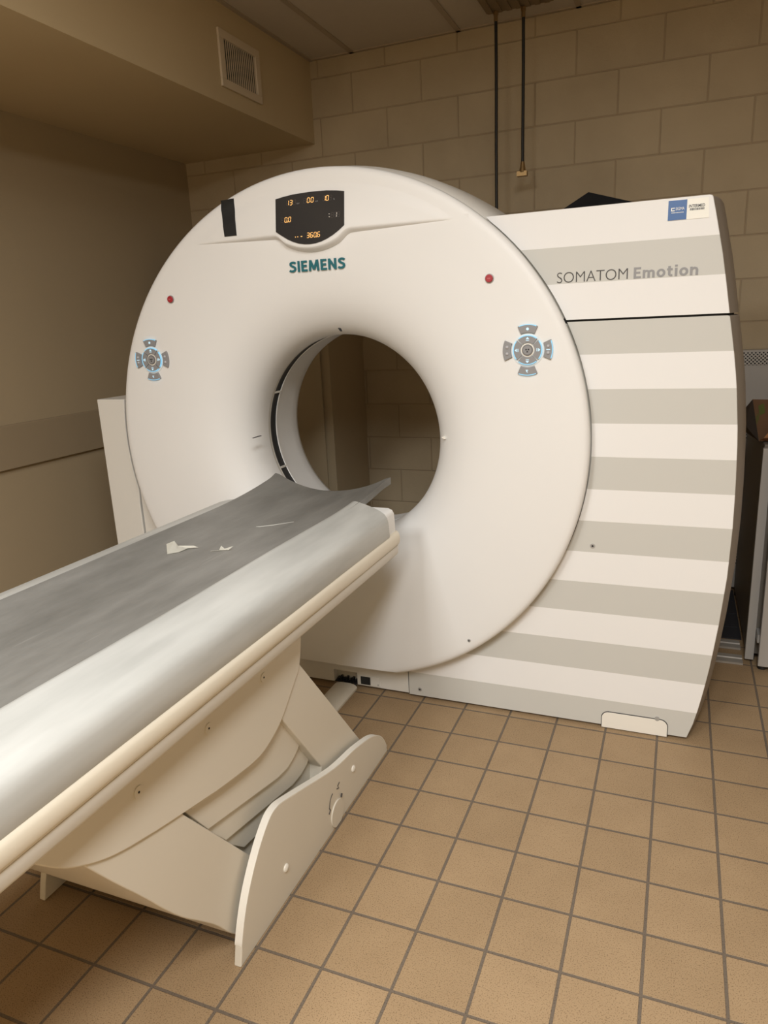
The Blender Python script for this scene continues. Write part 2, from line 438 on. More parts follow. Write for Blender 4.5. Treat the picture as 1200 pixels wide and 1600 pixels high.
# ------------------------------------------------------------------ hoses from the ceiling
t = thing('ceiling_plate', (0.1, 1.4, 2.9), 'brown slatted service plate on the ceiling above the two hanging hoses', 'ceiling plate')
bm = bmesh.new(); box(bm, -.085, .235, 1.18, 1.67, 2.878, 2.8995); link('plate', bm, M['wood'], t, bevel=.002)
bm = bmesh.new()
for k in range(7):
    box(bm, -.075 + k * .045, -.050 + k * .045, 1.19, 1.66, 2.872, 2.879)
link('slats', bm, M['wood'], t, smooth=0)
def hose(x, y, zend, label, fitting):
    t = thing('hanging_hose', (x, y, zend), label, 'hose')
    bm = bmesh.new()
    tube(bm, [(x, y, 2.85), (x + .001, y, 2.6), (x - .001, y, 2.3), (x - .001, y, zend)], .0078, 12); link('tube', bm, M['hose'], t)
    bm = bmesh.new(); tube(bm, [(x, y, 2.873), (x, y, 2.858), (x, y, 2.857), (x, y, 2.83)], [.013, .013, .0105, .0105], 6); link('ceiling_connector', bm, M['brass'], t)
    if fitting:
        bm = bmesh.new()
        tube(bm, [(x - .001, y, zend + .004), (x - .001, y, zend - .02), (x - .002, y, zend - .045)], [.0095, .013, .019], 12)
        box(bm, x - .028, x + .022, y - .016, y + .016, zend - .062, zend - .04)
        link('end_fitting', bm, M['brass'], t)
    else:
        bm = bmesh.new(); tube(bm, [(x - .001, y, zend), (x - .001, y, zend - .012)], [.0078, .004], 10); link('end_plug', bm, M['hose'], t)
hose(-.033, 1.64, 1.995, 'black hanging hose without a fitting, reaching down behind the scanner ring', False)
hose(.096, 1.655, 2.197, 'shorter black hanging hose ending in a brass fitting above the striped cabinet', True)

# ------------------------------------------------------------------ scanner gantry
G = thing('scanner_gantry', (CX, 0.4, 0), 'white ring scanner gantry with display, round bore and striped side cabinet', 'medical scanner')

# front ring cover, flared into the bore, trimmed flat at its foot
bm = bmesh.new()
prof = [(.922, .203), (.928, .190), (.939, .172), (.943, .161), (.941, .152), (.935, .145), (.926, .1415), (.912, .140), (.85, .1395), (.75, .140),
        (.68, .1415), (.62, .145), (.57, .151), (.53, .160), (.50, .171), (.475, .184), (.45, .201), (.43, .219), (.413, .240), (.400, .264), (.391, .292), (.387, .322), (.3865, .352), (.388, .372)]
lathe(bm, prof, 200)
ZCUT = .132
geom = bm.verts[:] + bm.edges[:] + bm.faces[:]
r = bmesh.ops.bisect_plane(bm, geom=geom, plane_co=(0, 0, ZCUT), plane_no=(0, 0, -1), clear_outer=True)
cut = [e for e in r['geom_cut'] if isinstance(e, bmesh.types.BMEdge)]
ext = bmesh.ops.extrude_edge_only(bm, edges=cut)
for v in [g for g in ext['geom'] if isinstance(g, bmesh.types.BMVert)]:
    v.co.y = .203; v.co.z = ZCUT - .004
link('front_cover', bm, M['white'], G, smooth=50)

# bore interior
bm = bmesh.new(); lathe(bm, [(.388, .372), (.392, .380), (.392, .394), (.398, .399)], 128); link('bore_lip', bm, M['white2'], G, smooth=40)
bm = bmesh.new(); lathe(bm, [(.396, .398), (.398, .402), (.398, .442), (.396, .446)], 128); link('scan_window', bm, M['slit'], G, smooth=40)['label'] = 'black scan window band'
bm = bmesh.new(); lathe(bm, [(.400, .444), (.394, .446), (.394, .453), (.397, .455), (.403, .50), (.408, .60), (.411, .65), (.425, .69), (.47, .735), (.56, .765)], 128)
link('bore_liner', bm, M['white'], G, smooth=40)
for a in (2.72, 3.55, .9):
    px, pz = CX + .3955 * math.cos(a), CZ + .3955 * math.sin(a)
    bm = bmesh.new(); box(bm, px - .0025, px + .0025, .402, .446, pz - .004, pz + .004); link('window_clip', bm, M['white2'], G, smooth=0)

# drum housing behind the ring
bm = bmesh.new()
lathe(bm, [(.905, .206), (.918, .206), (.926, .214), (.944, .230), (.962, .27), (.970, .36), (.974, .48), (.974, .60), (.966, .66), (.945, .715), (.90, .75), (.80, .765), (.56, .765)], 160)
link('drum_housing', bm, M['white2'], G, smooth=40)

def cxr(z, r=.9435):                                # right side of the ring at height z
    return CX + math.sqrt(max(0, r * r - (z - CZ) ** 2))
PROF = [(.012, .970), (.05, .983), (.1, .995), (.2, 1.013), (.296, 1.027), (.45, 1.044), (.618, 1.057), (.77, 1.061), (.915, 1.060), (1.077, 1.054), (1.232, 1.040), (1.34, 1.024), (1.441, 1.006), (1.53, .991), (1.612, .976), (1.72, .952), (1.775, .939)]
def xr(z):
    for (a, xa), (b, xb) in zip(PROF[:-1], PROF[1:]):
        if a <= z <= b: return xa + (xb - xa) * (z - a) / (b - a)
    return PROF[0][1] if z < PROF[0][0] else PROF[-1][1]
def side_panel(name, z0, z1, left_pts, top_round=.007, bot_round=.006):
    n = 26
    right = []
    for z in [z0 + (z1 - top_round - z0) * k / n for k in range(n)] + [z1 - top_round + top_round * math.sin(PI / 2 * k / 6) for k in range(7)]:
        ins = 0
        if z > z1 - top_round: ins = top_round * (1 - math.sqrt(max(0, 1 - ((z - (z1 - top_round)) / top_round) ** 2)))
        right.append((xr(z) - ins, z))
    rings = []
    for y, off in ((.205, -.004), (.2065, -.0012), (.209, 0.0), (.222, 0.0), (.225, -.004), (.62, -.004)):
        rings.append([(x + off, y, z) for x, z in right] + [(x, y, z) for x, z in left_pts])
    bm = bmesh.new(); loft(bm, rings)
    p = link(name, bm, M['stripes'], G, smooth=35, wn=True)
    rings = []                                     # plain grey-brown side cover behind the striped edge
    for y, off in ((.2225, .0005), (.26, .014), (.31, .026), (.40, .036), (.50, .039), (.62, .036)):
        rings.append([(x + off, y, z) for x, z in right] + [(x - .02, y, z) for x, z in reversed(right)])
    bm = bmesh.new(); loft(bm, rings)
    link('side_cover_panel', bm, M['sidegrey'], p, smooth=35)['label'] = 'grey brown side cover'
    return p
# upper lid: the ring cuts its left edge
zt = 1.775
left = [(cxr(zt) + .004, zt)] + [(cxr(z), z) for z in [1.76 - (1.76 - 1.441) * k / 14 for k in range(15)]]
up = side_panel('upper_panel', 1.441, zt, left)
zs = [1.4345 - (1.4345 - .135) * k / 40 for k in range(41)]
arc = []
a0 = math.asin((1.4345 - CZ) / .9435); a1 = -math.acos((-.060 - CX) / .9435)
for k in range(61):
    a = a0 + (a1 - a0) * k / 60
    arc.append((CX + .9435 * math.cos(a), CZ + .9435 * math.sin(a)))
low = side_panel('lower_panel', .012, 1.4345, arc + [(-.060, .012)], top_round=.006)
bm = bmesh.new()                                    # dark gaps left and right of the ring
def arc_liner(bm, a0, a1, r0, r1, y):
    prism_xz(bm, wedge(r0, r1, a0, a1, CX, CZ, 60), y, y + .006)
arc_liner(bm, -1.30, .86, .915, .958, .2275); link('ring_gap', bm, M['dark'], G, smooth=0)
bm = bmesh.new(); arc_liner(bm, PI - .12, PI + .42, .915, .995, .2275); link('ring_gap', bm, M['dark'], G, smooth=0)
bm = bmesh.new(); box(bm, .50, 1.0, .222, .60, 1.430, 1.446); box(bm, .95, 1.012, .245, .61, 1.4305, 1.4455); box(bm, .95, 1.024, .33, .612, 1.431, 1.445); link('panel_seam', bm, M['dark'], G, smooth=0)

# base panel below the ring, with a cable notch
arc = []
for k in range(41):
    a = -math.acos((-.066 - CX) / .932) + (-(PI - math.acos((.970) / .975)) + math.acos((-.066 - CX) / .932)) * k / 40
    arc.append((CX + .932 * math.cos(a), CZ + .932 * math.sin(a)))
x_end = arc[-1][0]
poly = [(-1.291, .012), (-.399, .012), (-.399, .066), (-.292, .066), (-.292, .012), (-.066, .012)] + arc + [(-1.291, arc[-1][1])]
bm = bmesh.new(); prism_xz(bm, poly, .213, .60); bp_ = link('base_panel', bm, M['white2'], G, smooth=30)
bm = bmesh.new(); box(bm, -.400, -.291, .245, .262, .006, .068); link('port_back', bm, M['beige'], bp_, smooth=0)
bm = bmesh.new()
for k in range(7):
    box(bm, -.392 + k * .0135, -.384 + k * .0135, .225, .246, .012, .022 + .008 * (k % 2))
link('port_connector', bm, M['black'], bp_, smooth=0)
bm = bmesh.new(); box(bm, -.284, -.190, .2095, .2135, .016, .059); so = link('socket_plate', bm, M['white2'], bp_, bevel=.001)
bm = bmesh.new(); box(bm, -.275, -.232, .2085, .2098, .020, .055); so = link('socket', bm, M['black'], bp_, smooth=0)
bm = bmesh.new(); disc_y(bm, -.198, .026, .2085, .2098, .003, 10); link('socket_screw', bm, M['steel'], bp_, smooth=0)
bm = bmesh.new(); box(bm, -1.0, .95, .235, .58, .0, .013); link('plinth', bm, M['dark'], G, smooth=0)

# left cover
poly = [(-1.458, .012), (-1.299, .012), (-1.299, .735)] + [(-.342 - math.sqrt(.980 ** 2 - (z - 1.03) ** 2), z) for z in (.80, .85, .92, 1.0, 1.08, 1.14, 1.194)] + [(-1.458, 1.194)]
bm = bmesh.new(); prism_xz(bm, poly, .207, .60); link('left_cover', bm, M['white2'], G, bevel=.004)
bm = bmesh.new(); box(bm, -1.3015, -1.289, .222, .58, .012, .77); link('left_seam', bm, M['dark'], G, smooth=0)

def lean(z, zb, ztp):                              # how far the brow stands proud, 1 at its lip, 0 at the rim
    t = max(0, min(1, (ztp - z) / .05)); t = t * t * (3 - 2 * t)
    return max(0, (1.942 - max(z, 1.7235)) / .2185) * t
# raised brow above the crease, carrying the display
def zbot(x):
    u = abs(x + .3245)
    pod = 1.718 + .0355 * (u / .125) ** 2
    if u < .10: return pod
    if u > .155: return 1.7695
    t = (u - .10) / .055; t = t * t * (3 - 2 * t)
    return (1.718 + .0355 * .64 + (u - .10) * .5) * (1 - t) + 1.7695 * t
NXB, NZB = 150, 22
xs = [-.855 + (.230 + .855) * k / NXB for k in range(NXB + 1)]
bm = bmesh.new(); grid = []
for x in xs:
    e = min(1, (x + .855) / .42, (.230 - x) / .42)
    e = max(0, e)
    th = .030 * (e ** 1.15)
    zb = zbot(x); ztp = CZ + math.sqrt(max(0, .905 ** 2 - (x - CX) ** 2))
    ztp = max(ztp, zb + .012)
    col = [bm.verts.new((x, .1398, zb - .010 * e)), bm.verts.new((x, .1405 - th * .55 * lean(zb, zb, ztp), zb - .004 * e)), bm.verts.new((x, .1405 - th * .93 * lean(zb, zb, ztp), zb + .002))]
    for k in range(NZB + 1):
        s = k / NZB
        zz = zb + .006 + (ztp - zb - .006) * s
        col.append(bm.verts.new((x, .1405 - th * lean(zz, zb, ztp), zz)))
    grid.append(col)
for A, B in zip(grid[:-1], grid[1:]):
    for i in range(len(A) - 1): bm.faces.new((A[i], B[i], B[i + 1], A[i + 1]))
brow = link('display_fairing', bm, M['white'], G, smooth=60)

# display
glass = [(-.4575, 1.890), (-.43, 1.8945), (-.39, 1.899), (-.3245, 1.901), (-.26, 1.899), (-.22, 1.8945), (-.1945, 1.890), (-.1945, 1.782)]
for k in range(1, 12):
    x = -.1945 - .26 * k / 12
    glass.append((x, 1.731 + .051 * ((x + .3245) / .13) ** 2))
glass.append((-.4575, 1.782))
YG = .1085
def gy(z):                                         # the display leans back with the brow
    return YG + (z - 1.7235) * .137
bm = bmesh.new()
loft(bm, [[(x, gy(z), z) for x, z in glass], [(x, gy(z) + .018, z) for x, z in glass]])
disp = link('display_screen', bm, M['glass'], G, smooth=30)
bm = bmesh.new()
gl2 = [(-.3245 + (x + .3245) * 1.05, 1.822 + (z - 1.822) * 1.06) for x, z in glass]
loft(bm, [[(x, gy(z) + .003, z) for x, z in gl2], [(x, gy(z) + .022, z) for x, z in gl2]])
link('display_bezel', bm, M['white'], disp, bevel=.003)

SEG = {'0': 'abcdef', '1': 'bc', '2': 'abged', '3': 'abgcd', '4': 'fgbc', '5': 'afgcd', '6': 'afgedc', '7': 'abc', '8': 'abcdefg', '9': 'abfgcd', ' ': ''}
def digit(bm, ch, x, z, w, h, t, mi):
    S = {'a': (0, h, w, h), 'g': (0, h / 2, w, h / 2), 'd': (0, 0, w, 0), 'f': (0, h / 2, 0, h), 'b': (w, h / 2, w, h), 'e': (0, 0, 0, h / 2), 'c': (w, 0, w, h / 2)}
    for s, (x0, z0, x1, z1) in S.items():
        on = s in SEG[ch]
        if not on and mi == 0: continue
        if on and mi == 1: continue
        sl = .10
        g = t * .55
        if x0 == x1: a = [(x0 - t / 2, z0 + g), (x0 + t / 2, z0 + g), (x0 + t / 2, z1 - g), (x0 - t / 2, z1 - g)]
        else: a = [(x0 + g, z0 - t / 2), (x1 - g, z0 - t / 2), (x1 - g, z0 + t / 2), (x0 + g, z0 + t / 2)]
        pts = [(x + px + sl * pz, z + pz) for px, pz in a]
        loft(bm, [[(px, gy(pz) - .0008, pz) for px, pz in pts], [(px, gy(pz) + .001, pz) for px, pz in pts]])
def readout(txt, x, z, pitch, w, h, dots=(), dim='', lit=M['seg']):
    for k, ch in enumerate(txt):
        if ch != ' ':
            bm = bmesh.new(); digit(bm, ch, x + k * pitch, z, w, h, .0015, 0); link('digit', bm, lit, disp, smooth=0)
        if ch != '8':
            bm = bmesh.new(); digit(bm, ch, x + k * pitch, z, w, h, .0012, 1); link('unlit_digit', bm, M['segoff'], disp, smooth=0)
    for dx, dz in dots:
        bm = bmesh.new(); box(bm, x + dx - .0011, x + dx + .0011, gy(z) - .0008, gy(z) + .001, z + dz - .0011, z + dz + .0011)
        link('dot', bm, lit, disp, smooth=0)
H = .0155
readout('13 ', -.4145, 1.8655, .0135, .0085, H)
readout(' 00', -.348, 1.8665, .0145, .0085, H)
readout('10 ', -.2735, 1.8665, .0120, .0085, H)
readout(' 00', -.436, 1.811, .0145, .0085, H, dots=((.0258, 0),))
readout(' 1 ', -.2435, 1.8105, .0120, .0085, H, dots=((-.006, .003), (-.006, .012)), lit=M['segdim'])
readout('3606', -.3355, 1.753, .0135, .0085, H, dots=((-.044, .006), (-.035, .006), (-.022, .006), (-.019, .006), (.0375, 0)))
for (a, b, c, d, s) in ((-.373, -.363, 1.8655, 1.870, 'kV'), (-.302, -.292, 1.8665, 1.871, 'mA'), (-.2335, -.2295, 1.8665, 1.871, 's')):
    lettering('unit_mark', s, a, b, c, d, gy(c), M['greyink'], disp)

stroke_text('brand_lettering', 'SIEMENS', -.4285, -.2085, 1.646, 1.6825, .1405, M['teal'], G, .20)
lettering('model_lettering', 'SOMATOM', .499, .713, 1.5555, 1.5875, .2046, M['darkink'], G, weight=-.012, spacing=.98)
stroke_text('series_lettering', 'Emotion', .729, .913, 1.5550, 1.5880, .2046, M['greyink'], G, .185)

# emergency stops
for (x, z) in ((-.953, 1.583), (.296, 1.581)):
    bm = bmesh.new(); disc_y(bm, x, z, .1365, .141, .0148, 32); s = link('emergency_stop', bm, M['steel'], G, bevel=.001)
    bm = bmesh.new(); disc_y(bm, x, z, .130, .137, .0122, 32); link('stop_button', bm, M['red'], s, bevel=.002)
    bm = bmesh.new(); box(bm, x - .005, x + .005, .1294, .1302, z - .0016, z + .0016); link('stop_mark', bm, M['stopmark'], s, smooth=0)

# round key pads
def keypad(cx, cz, mirror):
    y0, y1 = .1325, .141
    bm = bmesh.new(); disc_y(bm, cx, cz, .1375, .141, .052, 48); pad = link('control_panel', bm, M['padring'], G, smooth=30)
    g = .045
    for k in range(4):
        a = PI / 4 + k * PI / 2
        bm = bmesh.new(); prism_xz(bm, wedge(.0235, .0455, a + .05, a + PI / 2 - .05, cx, cz), y0, y1); link('key', bm, M['grey'], pad, smooth=20)
        bm = bmesh.new(); prism_xz(bm, wedge(.0442, .0468, a + .12, a + PI / 2 - .12, cx, cz), y0 - .0006, y1); link('key_light', bm, M['blue'], pad, smooth=20)
    bm = bmesh.new(); disc_y(bm, cx, cz, .1345, .1385, .0215, 32); link('centre_ring', bm, M['edge'], pad, smooth=30)
    bm = bmesh.new(); disc_y(bm, cx, cz, .1315, .138, .0178, 32); link('centre_key', bm, M['greyd'], pad, bevel=.0012)
    bm = bmesh.new(); disc_y(bm, cx, cz, .1305, .1318, .0140, 32); link('centre_key_cap', bm, M['grey'], pad, smooth=30)
    bm = bmesh.new()
    for k in range(3):
        a = PI / 6 + k * 2 * PI / 3
        prism_xz(bm, wedge(.0018, .0068, a - .5, a + .5, cx, cz - .0005, 6), .1298, .1306)
    link('radiation_mark', bm, M['black'], pad, smooth=0)
    for k in range(4):                              # outer keys: top, left, bottom, right
        a = PI / 2 + k * PI / 2
        lit = not ((k == 1 and not mirror) or (k == 3 and mirror))
        bm = bmesh.new(); prism_xz(bm, wedge(.0545, .0805, a - .41, a + .41, cx, cz), y0, y1)
        link('outer_key', bm, M['grey'], pad, bevel=.0012)
        if lit:
            bm = bmesh.new(); prism_xz(bm, wedge(.0782, .0805, a - .36, a + .36, cx, cz), y0 - .0006, y1)
            link('outer_key_light', bm, M['blue'], pad, smooth=20)
        px, pz = cx + .066 * math.cos(a), cz + .066 * math.sin(a)
        if k in (1, 3):
            for dz in (-.0105, .0105):
                bm = bmesh.new(); bmesh.ops.create_uvsphere(bm, u_segments=16, v_segments=8, radius=.0056, matrix=Matrix.Translation((px, y0 + .001, pz + dz)))
                link('key_bump', bm, M['bump'], pad, smooth=60)
            if lit:
                bm = bmesh.new(); box(bm, px - .006, px + .006, y0 - .0008, y0 + .001, pz - .0014, pz + .0014); link('key_symbol', bm, M['blueglow'], pad, smooth=0)
        else:
            bm = bmesh.new()
            if k == 0: disc_y(bm, px, pz, y0 - .0008, y0 + .001, .0045, 16)
            else: prism_xz(bm, [(px - .005, pz + .004), (px + .004, pz + .003), (px - .001, pz + .000), (px + .002, pz - .005), (px - .002, pz - .004), (px - .004, pz + .001)], y0 - .0008, y0 + .001)
            link('key_symbol', bm, M['blueglow'], pad, smooth=0)
    ar = [(0, .0075), (.0055, .0010), (-.0055, .0010)]
    for k in range(4):                              # arrows on the four inner keys
        a = k * PI / 2
        c, s = math.cos(a), math.sin(a)
        for poly in ([(x, z + .0335) for x, z in ar], [(-.005, .0295), (.005, .0295), (.005, .0315), (-.005, .0315)]):
            bm = bmesh.new(); prism_xz(bm, [(cx + x * c - z * s, cz + x * s + z * c) for x, z in poly], y0 - .0008, y0 + .001)
            link('key_symbol', bm, M['blueglow'], pad, smooth=0)
keypad(.420, 1.3535, False)
keypad(-1.076, 1.3580, True)

# small details on the covers
def screw(x, z, y, r=.0085):
    bm = bmesh.new(); disc_y(bm, x, z, y - .0015, y + .003, r, 24); s = link('cover_screw', bm, M['steel'], G, bevel=.0008)
    bm = bmesh.new(); disc_y(bm, x, z, y - .0022, y, r * .45, 6); link('screw_socket', bm, M['dark'], s, smooth=0)
screw(.633, .688, .205); screw(-.015, .039, .205); screw(.209, .309, .140, .0065)
bm = bmesh.new(); prism_xz(bm, [(-.268, 1.449), (-.262, 1.446), (-.258, 1.436), (-.262, 1.440)], .1735, .19); link('laser_slot', bm, M['dark'], G, smooth=0)
bm = bmesh.new(); prism_xz(bm, [(-.668, 1.045), (-.660, 1.0435), (-.651, 1.046), (-.658, 1.048)], .170, .22); link('laser_slot', bm, M['dark'], G, smooth=0)
bm = bmesh.new(); prism_xz(bm, [(.100, 1.055), (.106, 1.057), (.116, 1.049), (.110, 1.048)], .205, .25); link('laser_slot', bm, M['edge'], G, smooth=0)

# access flap near the floor
def rr(x0, x1, z0, z1, r, n=8):
    p = [(x0, z0), (x1, z0)]
    for k in range(n + 1):
        a = PI / 2 * k / n; p.append((x1 - r + r * math.cos(a), z1 - r + r * math.sin(a)))
    for k in range(n + 1):
        a = PI / 2 + PI / 2 * k / n; p.append((x0 + r + r * math.cos(a), z1 - r + r * math.sin(a)))
    return p
bm = bmesh.new(); prism_xz(bm, rr(.681, .907, .004, .068, .026), .2035, .2055); link('flap_gap', bm, M['dark'], G, smooth=0)
bm = bmesh.new(); prism_xz(bm, rr(.6835, .9045, .004, .0655, .024), .2020, .2050); fl = link('access_flap', bm, M['edge'], G, smooth=20)
bm = bmesh.new(); disc_y(bm, .870, .0685, .2015, .205, .008, 20); link('flap_catch', bm, M['steel'], fl, smooth=0)

# asset label on the lid
bm = bmesh.new()
prism_xz(bm, [(.819, 1.7125), (.932, 1.7125), (.928, 1.768), (.819, 1.768)], .2035, .2046); lab = link('asset_label', bm, M['labelwhite'], G, smooth=0)
bm = bmesh.new(); prism_xz(bm, [(.8195, 1.713), (.8705, 1.713), (.8705, 1.7675), (.8195, 1.7675)], .2028, .2036); link('blue_panel', bm, M['labelblue'], lab, smooth=0)
bm = bmesh.new(); prism_xz(bm, [(.8275, 1.738), (.8375, 1.738), (.8375, 1.7405), (.830, 1.7405), (.830, 1.745), (.8375, 1.745), (.8375, 1.7475), (.8275, 1.7475)], .2022, .203); link('label_emblem', bm, M['labelwhite'], lab, smooth=0)
lettering('label_text', 'SIGMA', .840, .864, 1.740, 1.748, .203, M['labelwhite'], lab, depth=.0008)
bm = bmesh.new()
for k in range(9): box(bm, .829 + k * .0038, .8315 + k * .0038, .2022, .203, 1.7325, 1.7345)
link('label_text', bm, M['labelwhite'], lab, smooth=0)
lettering('label_text', 'INTERMED', .876, .919, 1.744, 1.752, .2037, M['black'], lab, weight=.02, depth=.0008)
bm = bmesh.new()
x = .879
while x < .917:
    w = random.choice((.0008, .0012, .002)); box(bm, x, x + w, .2029, .2037, 1.736, 1.742); x += w + random.choice((.0007, .0011))
link('barcode', bm, M['black'], lab, smooth=0)

# ------------------------------------------------------------------ black tape on the ring
def fy(x, z):                                       # surface of the brow at x,z
    e = max(0, min(1, (x + .855) / .42, (.230 - x) / .42)); th = .030 * e ** 1.15
    zb = zbot(x); zt_ = CZ + math.sqrt(max(0.0, .905 ** 2 - (x - CX) ** 2))
    s = max(0, min(1, (z - zb) / max(.01, zt_ - zb)))
    return .1405 - th * lean(z, zb, zt_)
bm = bmesh.new(); rows = []
for k in range(15):
    s = k / 14
    z = 1.786 + s * (1.912 - 1.786)
    xl = -.679 - .012 * s - (.004 if k == 14 else 0); xr_ = -.626 - .006 * s
    row = []
    for q in range(5):
        x = xl + (xr_ - xl) * q / 4
        y = fy(x, z) - .0022
        rad = math.hypot(x - CX, z - CZ)
        if rad > .905: y = .1385 + max(0, rad - .915) ** 1.5 * 2.0
        row.append((x, y, z))
    rows.append(row)
top = [[bm.verts.new(p) for p in r] for r in rows]
back = [[bm.verts.new((p[0], p[1] + .0016, p[2])) for p in r] for r in rows]
for T in (top, back):
    for A, B in zip(T[:-1], T[1:]):
        for i in range(4): bm.faces.new((A[i], A[i + 1], B[i + 1], B[i]))
for A, B in ((top[0], back[0]), (top[-1], back[-1])):
    for i in range(4): bm.faces.new((A[i], A[i + 1], B[i + 1], B[i]))
for i in (0, 4):
    for k in range(14): bm.faces.new((top[k][i], top[k + 1][i], back[k + 1][i], back[k][i]))
o = link('tape_strip', bm, M['blacktape'], smooth=40)
tag(rebase(o, (-.655, .13, 1.786)), 'short strip of black tape stuck on the upper left of the white ring', 'tape')

# ------------------------------------------------------------------ black sheet on the cabinet
bm = bmesh.new()
pts = {'a': (.290, .36, 1.7795), 'b': (.300, .52, 1.7815), 'k': (.262, .44, 1.809), 'c': (.400, .36, 1.7795), 'd': (.420, .55, 1.780),
       'e': (.475, .33, 1.780), 'f': (.49, .58, 1.780), 'p': (.560, .45, 1.852), 'q': (.60, .56, 1.822), 'g': (.760, .36, 1.780), 'h': (.79, .56, 1.780)}
V = {k: bm.verts.new(p) for k, p in pts.items()}
for f in ('acdb', 'abk', 'cefd', 'epf', 'fpq', 'egp', 'gqp', 'ghq', 'hfq'):
    bm.faces.new([V[c] for c in f])
r = bmesh.ops.solidify(bm, geom=bm.faces[:], thickness=.0015)
o = link('plastic_sheet', bm, M['cloth'], smooth=0)
tag(rebase(o, (.53, .45, 1.776)), 'crumpled black sheet peaking up on top of the striped cabinet', 'sheet')

# ------------------------------------------------------------------ patient table
TX = -.325
T_ = thing('patient_table', (TX, -.75, 0), 'white patient table with worn grey tray running into the scanner bore', 'patient table')
YN, YE = -2.35, -.06
# frame under the tray
bm = bmesh.new()
sec = [(-.340, .720), (.340, .720), (.340, .800), (.338, .838), (.332, .850), (.318, .856), (.225, .857), (.19, .815), (-.19, .815), (-.225, .857), (-.318, .856), (-.332, .850), (-.338, .838), (-.340, .800)]
loft(bm, [[(TX + u, y, z) for u, z in sec] for y in (YN, YE)])
link('table_frame', bm, M['white'], T_, bevel=.004)
for s in (-1, 1):                                   # rounded cream side rails
    bm = bmesh.new()
    rp = [(.336, .7765), (.343, .7775), (.349, .773), (.353, .763), (.354, .750), (.353, .738), (.349, .730), (.342, .727), (.336, .727)]
    loft(bm, [[(TX + s * u, y, z) for u, z in rp] for y in (YN, YE + .002)])
    link('side_rail', bm, M['cream'], T_, smooth=50)
bm = bmesh.new()
sec = [(-.30, .682), (.30, .682), (.338, .690), (.346, .700), (.346, .7265), (-.346, .7265), (-.346, .700), (-.338, .690)]
loft(bm, [[(TX + u, y, z) for u, z in sec] for y in (YN, YE + .001)])
link('lower_tray', bm, M['white2'], T_, smooth=40)

# grey tray: a shallow trough that lifts and deepens towards the bore
def tray_top(u, y):
    k = max(0, min(1, (y + .30) / .46)); k = k * k
    hw = .232
    edge = .877 + .034 * k
    mid = .856 + .000 * k
    s = min(1, abs(u) / hw)
    return mid + (edge - mid) * (s ** 2.2)
nu = 24
ys = [YN + (-.30 - YN) * k / 24 for k in range(25)] + [-.25, -.20, -.15] + [-.10, -.08, -.04, 0, .04, .08, .11, .135, .150, .160]
rings = []
for y in ys:
    hw = .232
    if y > .10: hw = .232 + .010 * (y - .10) / .06
    top = [(TX + hw * (2 * k / nu - 1), y, tray_top(hw * (2 * k / nu - 1), y)) for k in range(nu + 1)]
    if y > .13:
        top = [(x, y - .05 * (1 - abs(2 * k / nu - 1)) * (y - .13) / .03 * .6, z) for k, (x, _, z) in enumerate(top)]
    bot = [(x, yy, z - .020 - .012 * (1 - abs(2 * (nu - k) / nu - 1) ** 2 * .6)) for k, (x, yy, z) in enumerate(reversed(top))]
    rings.append(top + bot)
bm = bmesh.new(); loft(bm, rings)
link('tray', bm, M['vinyl'], T_, smooth=45)
# pale sheet over the right flank
bm = bmesh.new(); rings = []
sk = [(.206, .8785), (.216, .8800), (.224, .8795), (.236, .8775), (.26, .8735), (.29, .867), (.315, .860), (.332, .852), (.341, .841), (.3455, .826), (.3475, .805), (.3485, .778)]
for k in range(41):
    yb = YN + (-.10 - YN) * k / 40
    ring = []
    for u, z in sk:
        d = (u - .206) / .14
        y = yb - (.035 * d if k == 40 else 0)
        wob = .0012 * math.sin(7 * y + 30 * u)
        ring.append((TX + u, y, z + wob + max(0, (tray_top(.216, y) - tray_top(.216, -1))) * max(0, 1 - d)))
    ring2 = [(x - .002, y, z - .004) for x, y, z in reversed(ring)]
    rings.append(ring + ring2)
loft(bm, rings)
link('side_cover', bm, M['sheet'], T_, smooth=60)['label'] = 'pale plastic cover on the near flank'
bm = bmesh.new(); rings = []
for k in range(2):
    y = (YN, -.11)[k]
    rings.append([(TX + u, y, z) for u, z in ((-.222, .874), (-.25, .872), (-.29, .864), (-.318, .858), (-.316, .855), (-.22, .862))])
loft(bm, rings); link('far_cover', bm, M['sheet'], T_, smooth=50)
# wear marks
bm = bmesh.new()
prism = [(-.333, -.372), (-.322, -.366), (-.28, -.338), (-.236, -.302), (-.285, -.345), (-.32, -.372)]
loft(bm, [[(x, y, tray_top(x - TX, y) + d) for x, y in prism] for d in (.0004, .0012)])
link('scuff_mark', bm, M['scuff'], T_, smooth=0)

def smooth_line(p, n=5):
    out = []
    for i in range(len(p) - 1):
        a, b, c, d = (Vector(p[max(i - 1, 0)]), Vector(p[i]), Vector(p[i + 1]), Vector(p[min(i + 2, len(p) - 1)]))
        for k in range(n):
            t = k / n
            v = .5 * (2 * b + (c - a) * t + (2 * a - 5 * b + 4 * c - d) * t * t + (3 * b - a - 3 * c + d) * t ** 3)
            out.append(tuple(v))
    return out + [tuple(p[-1])]

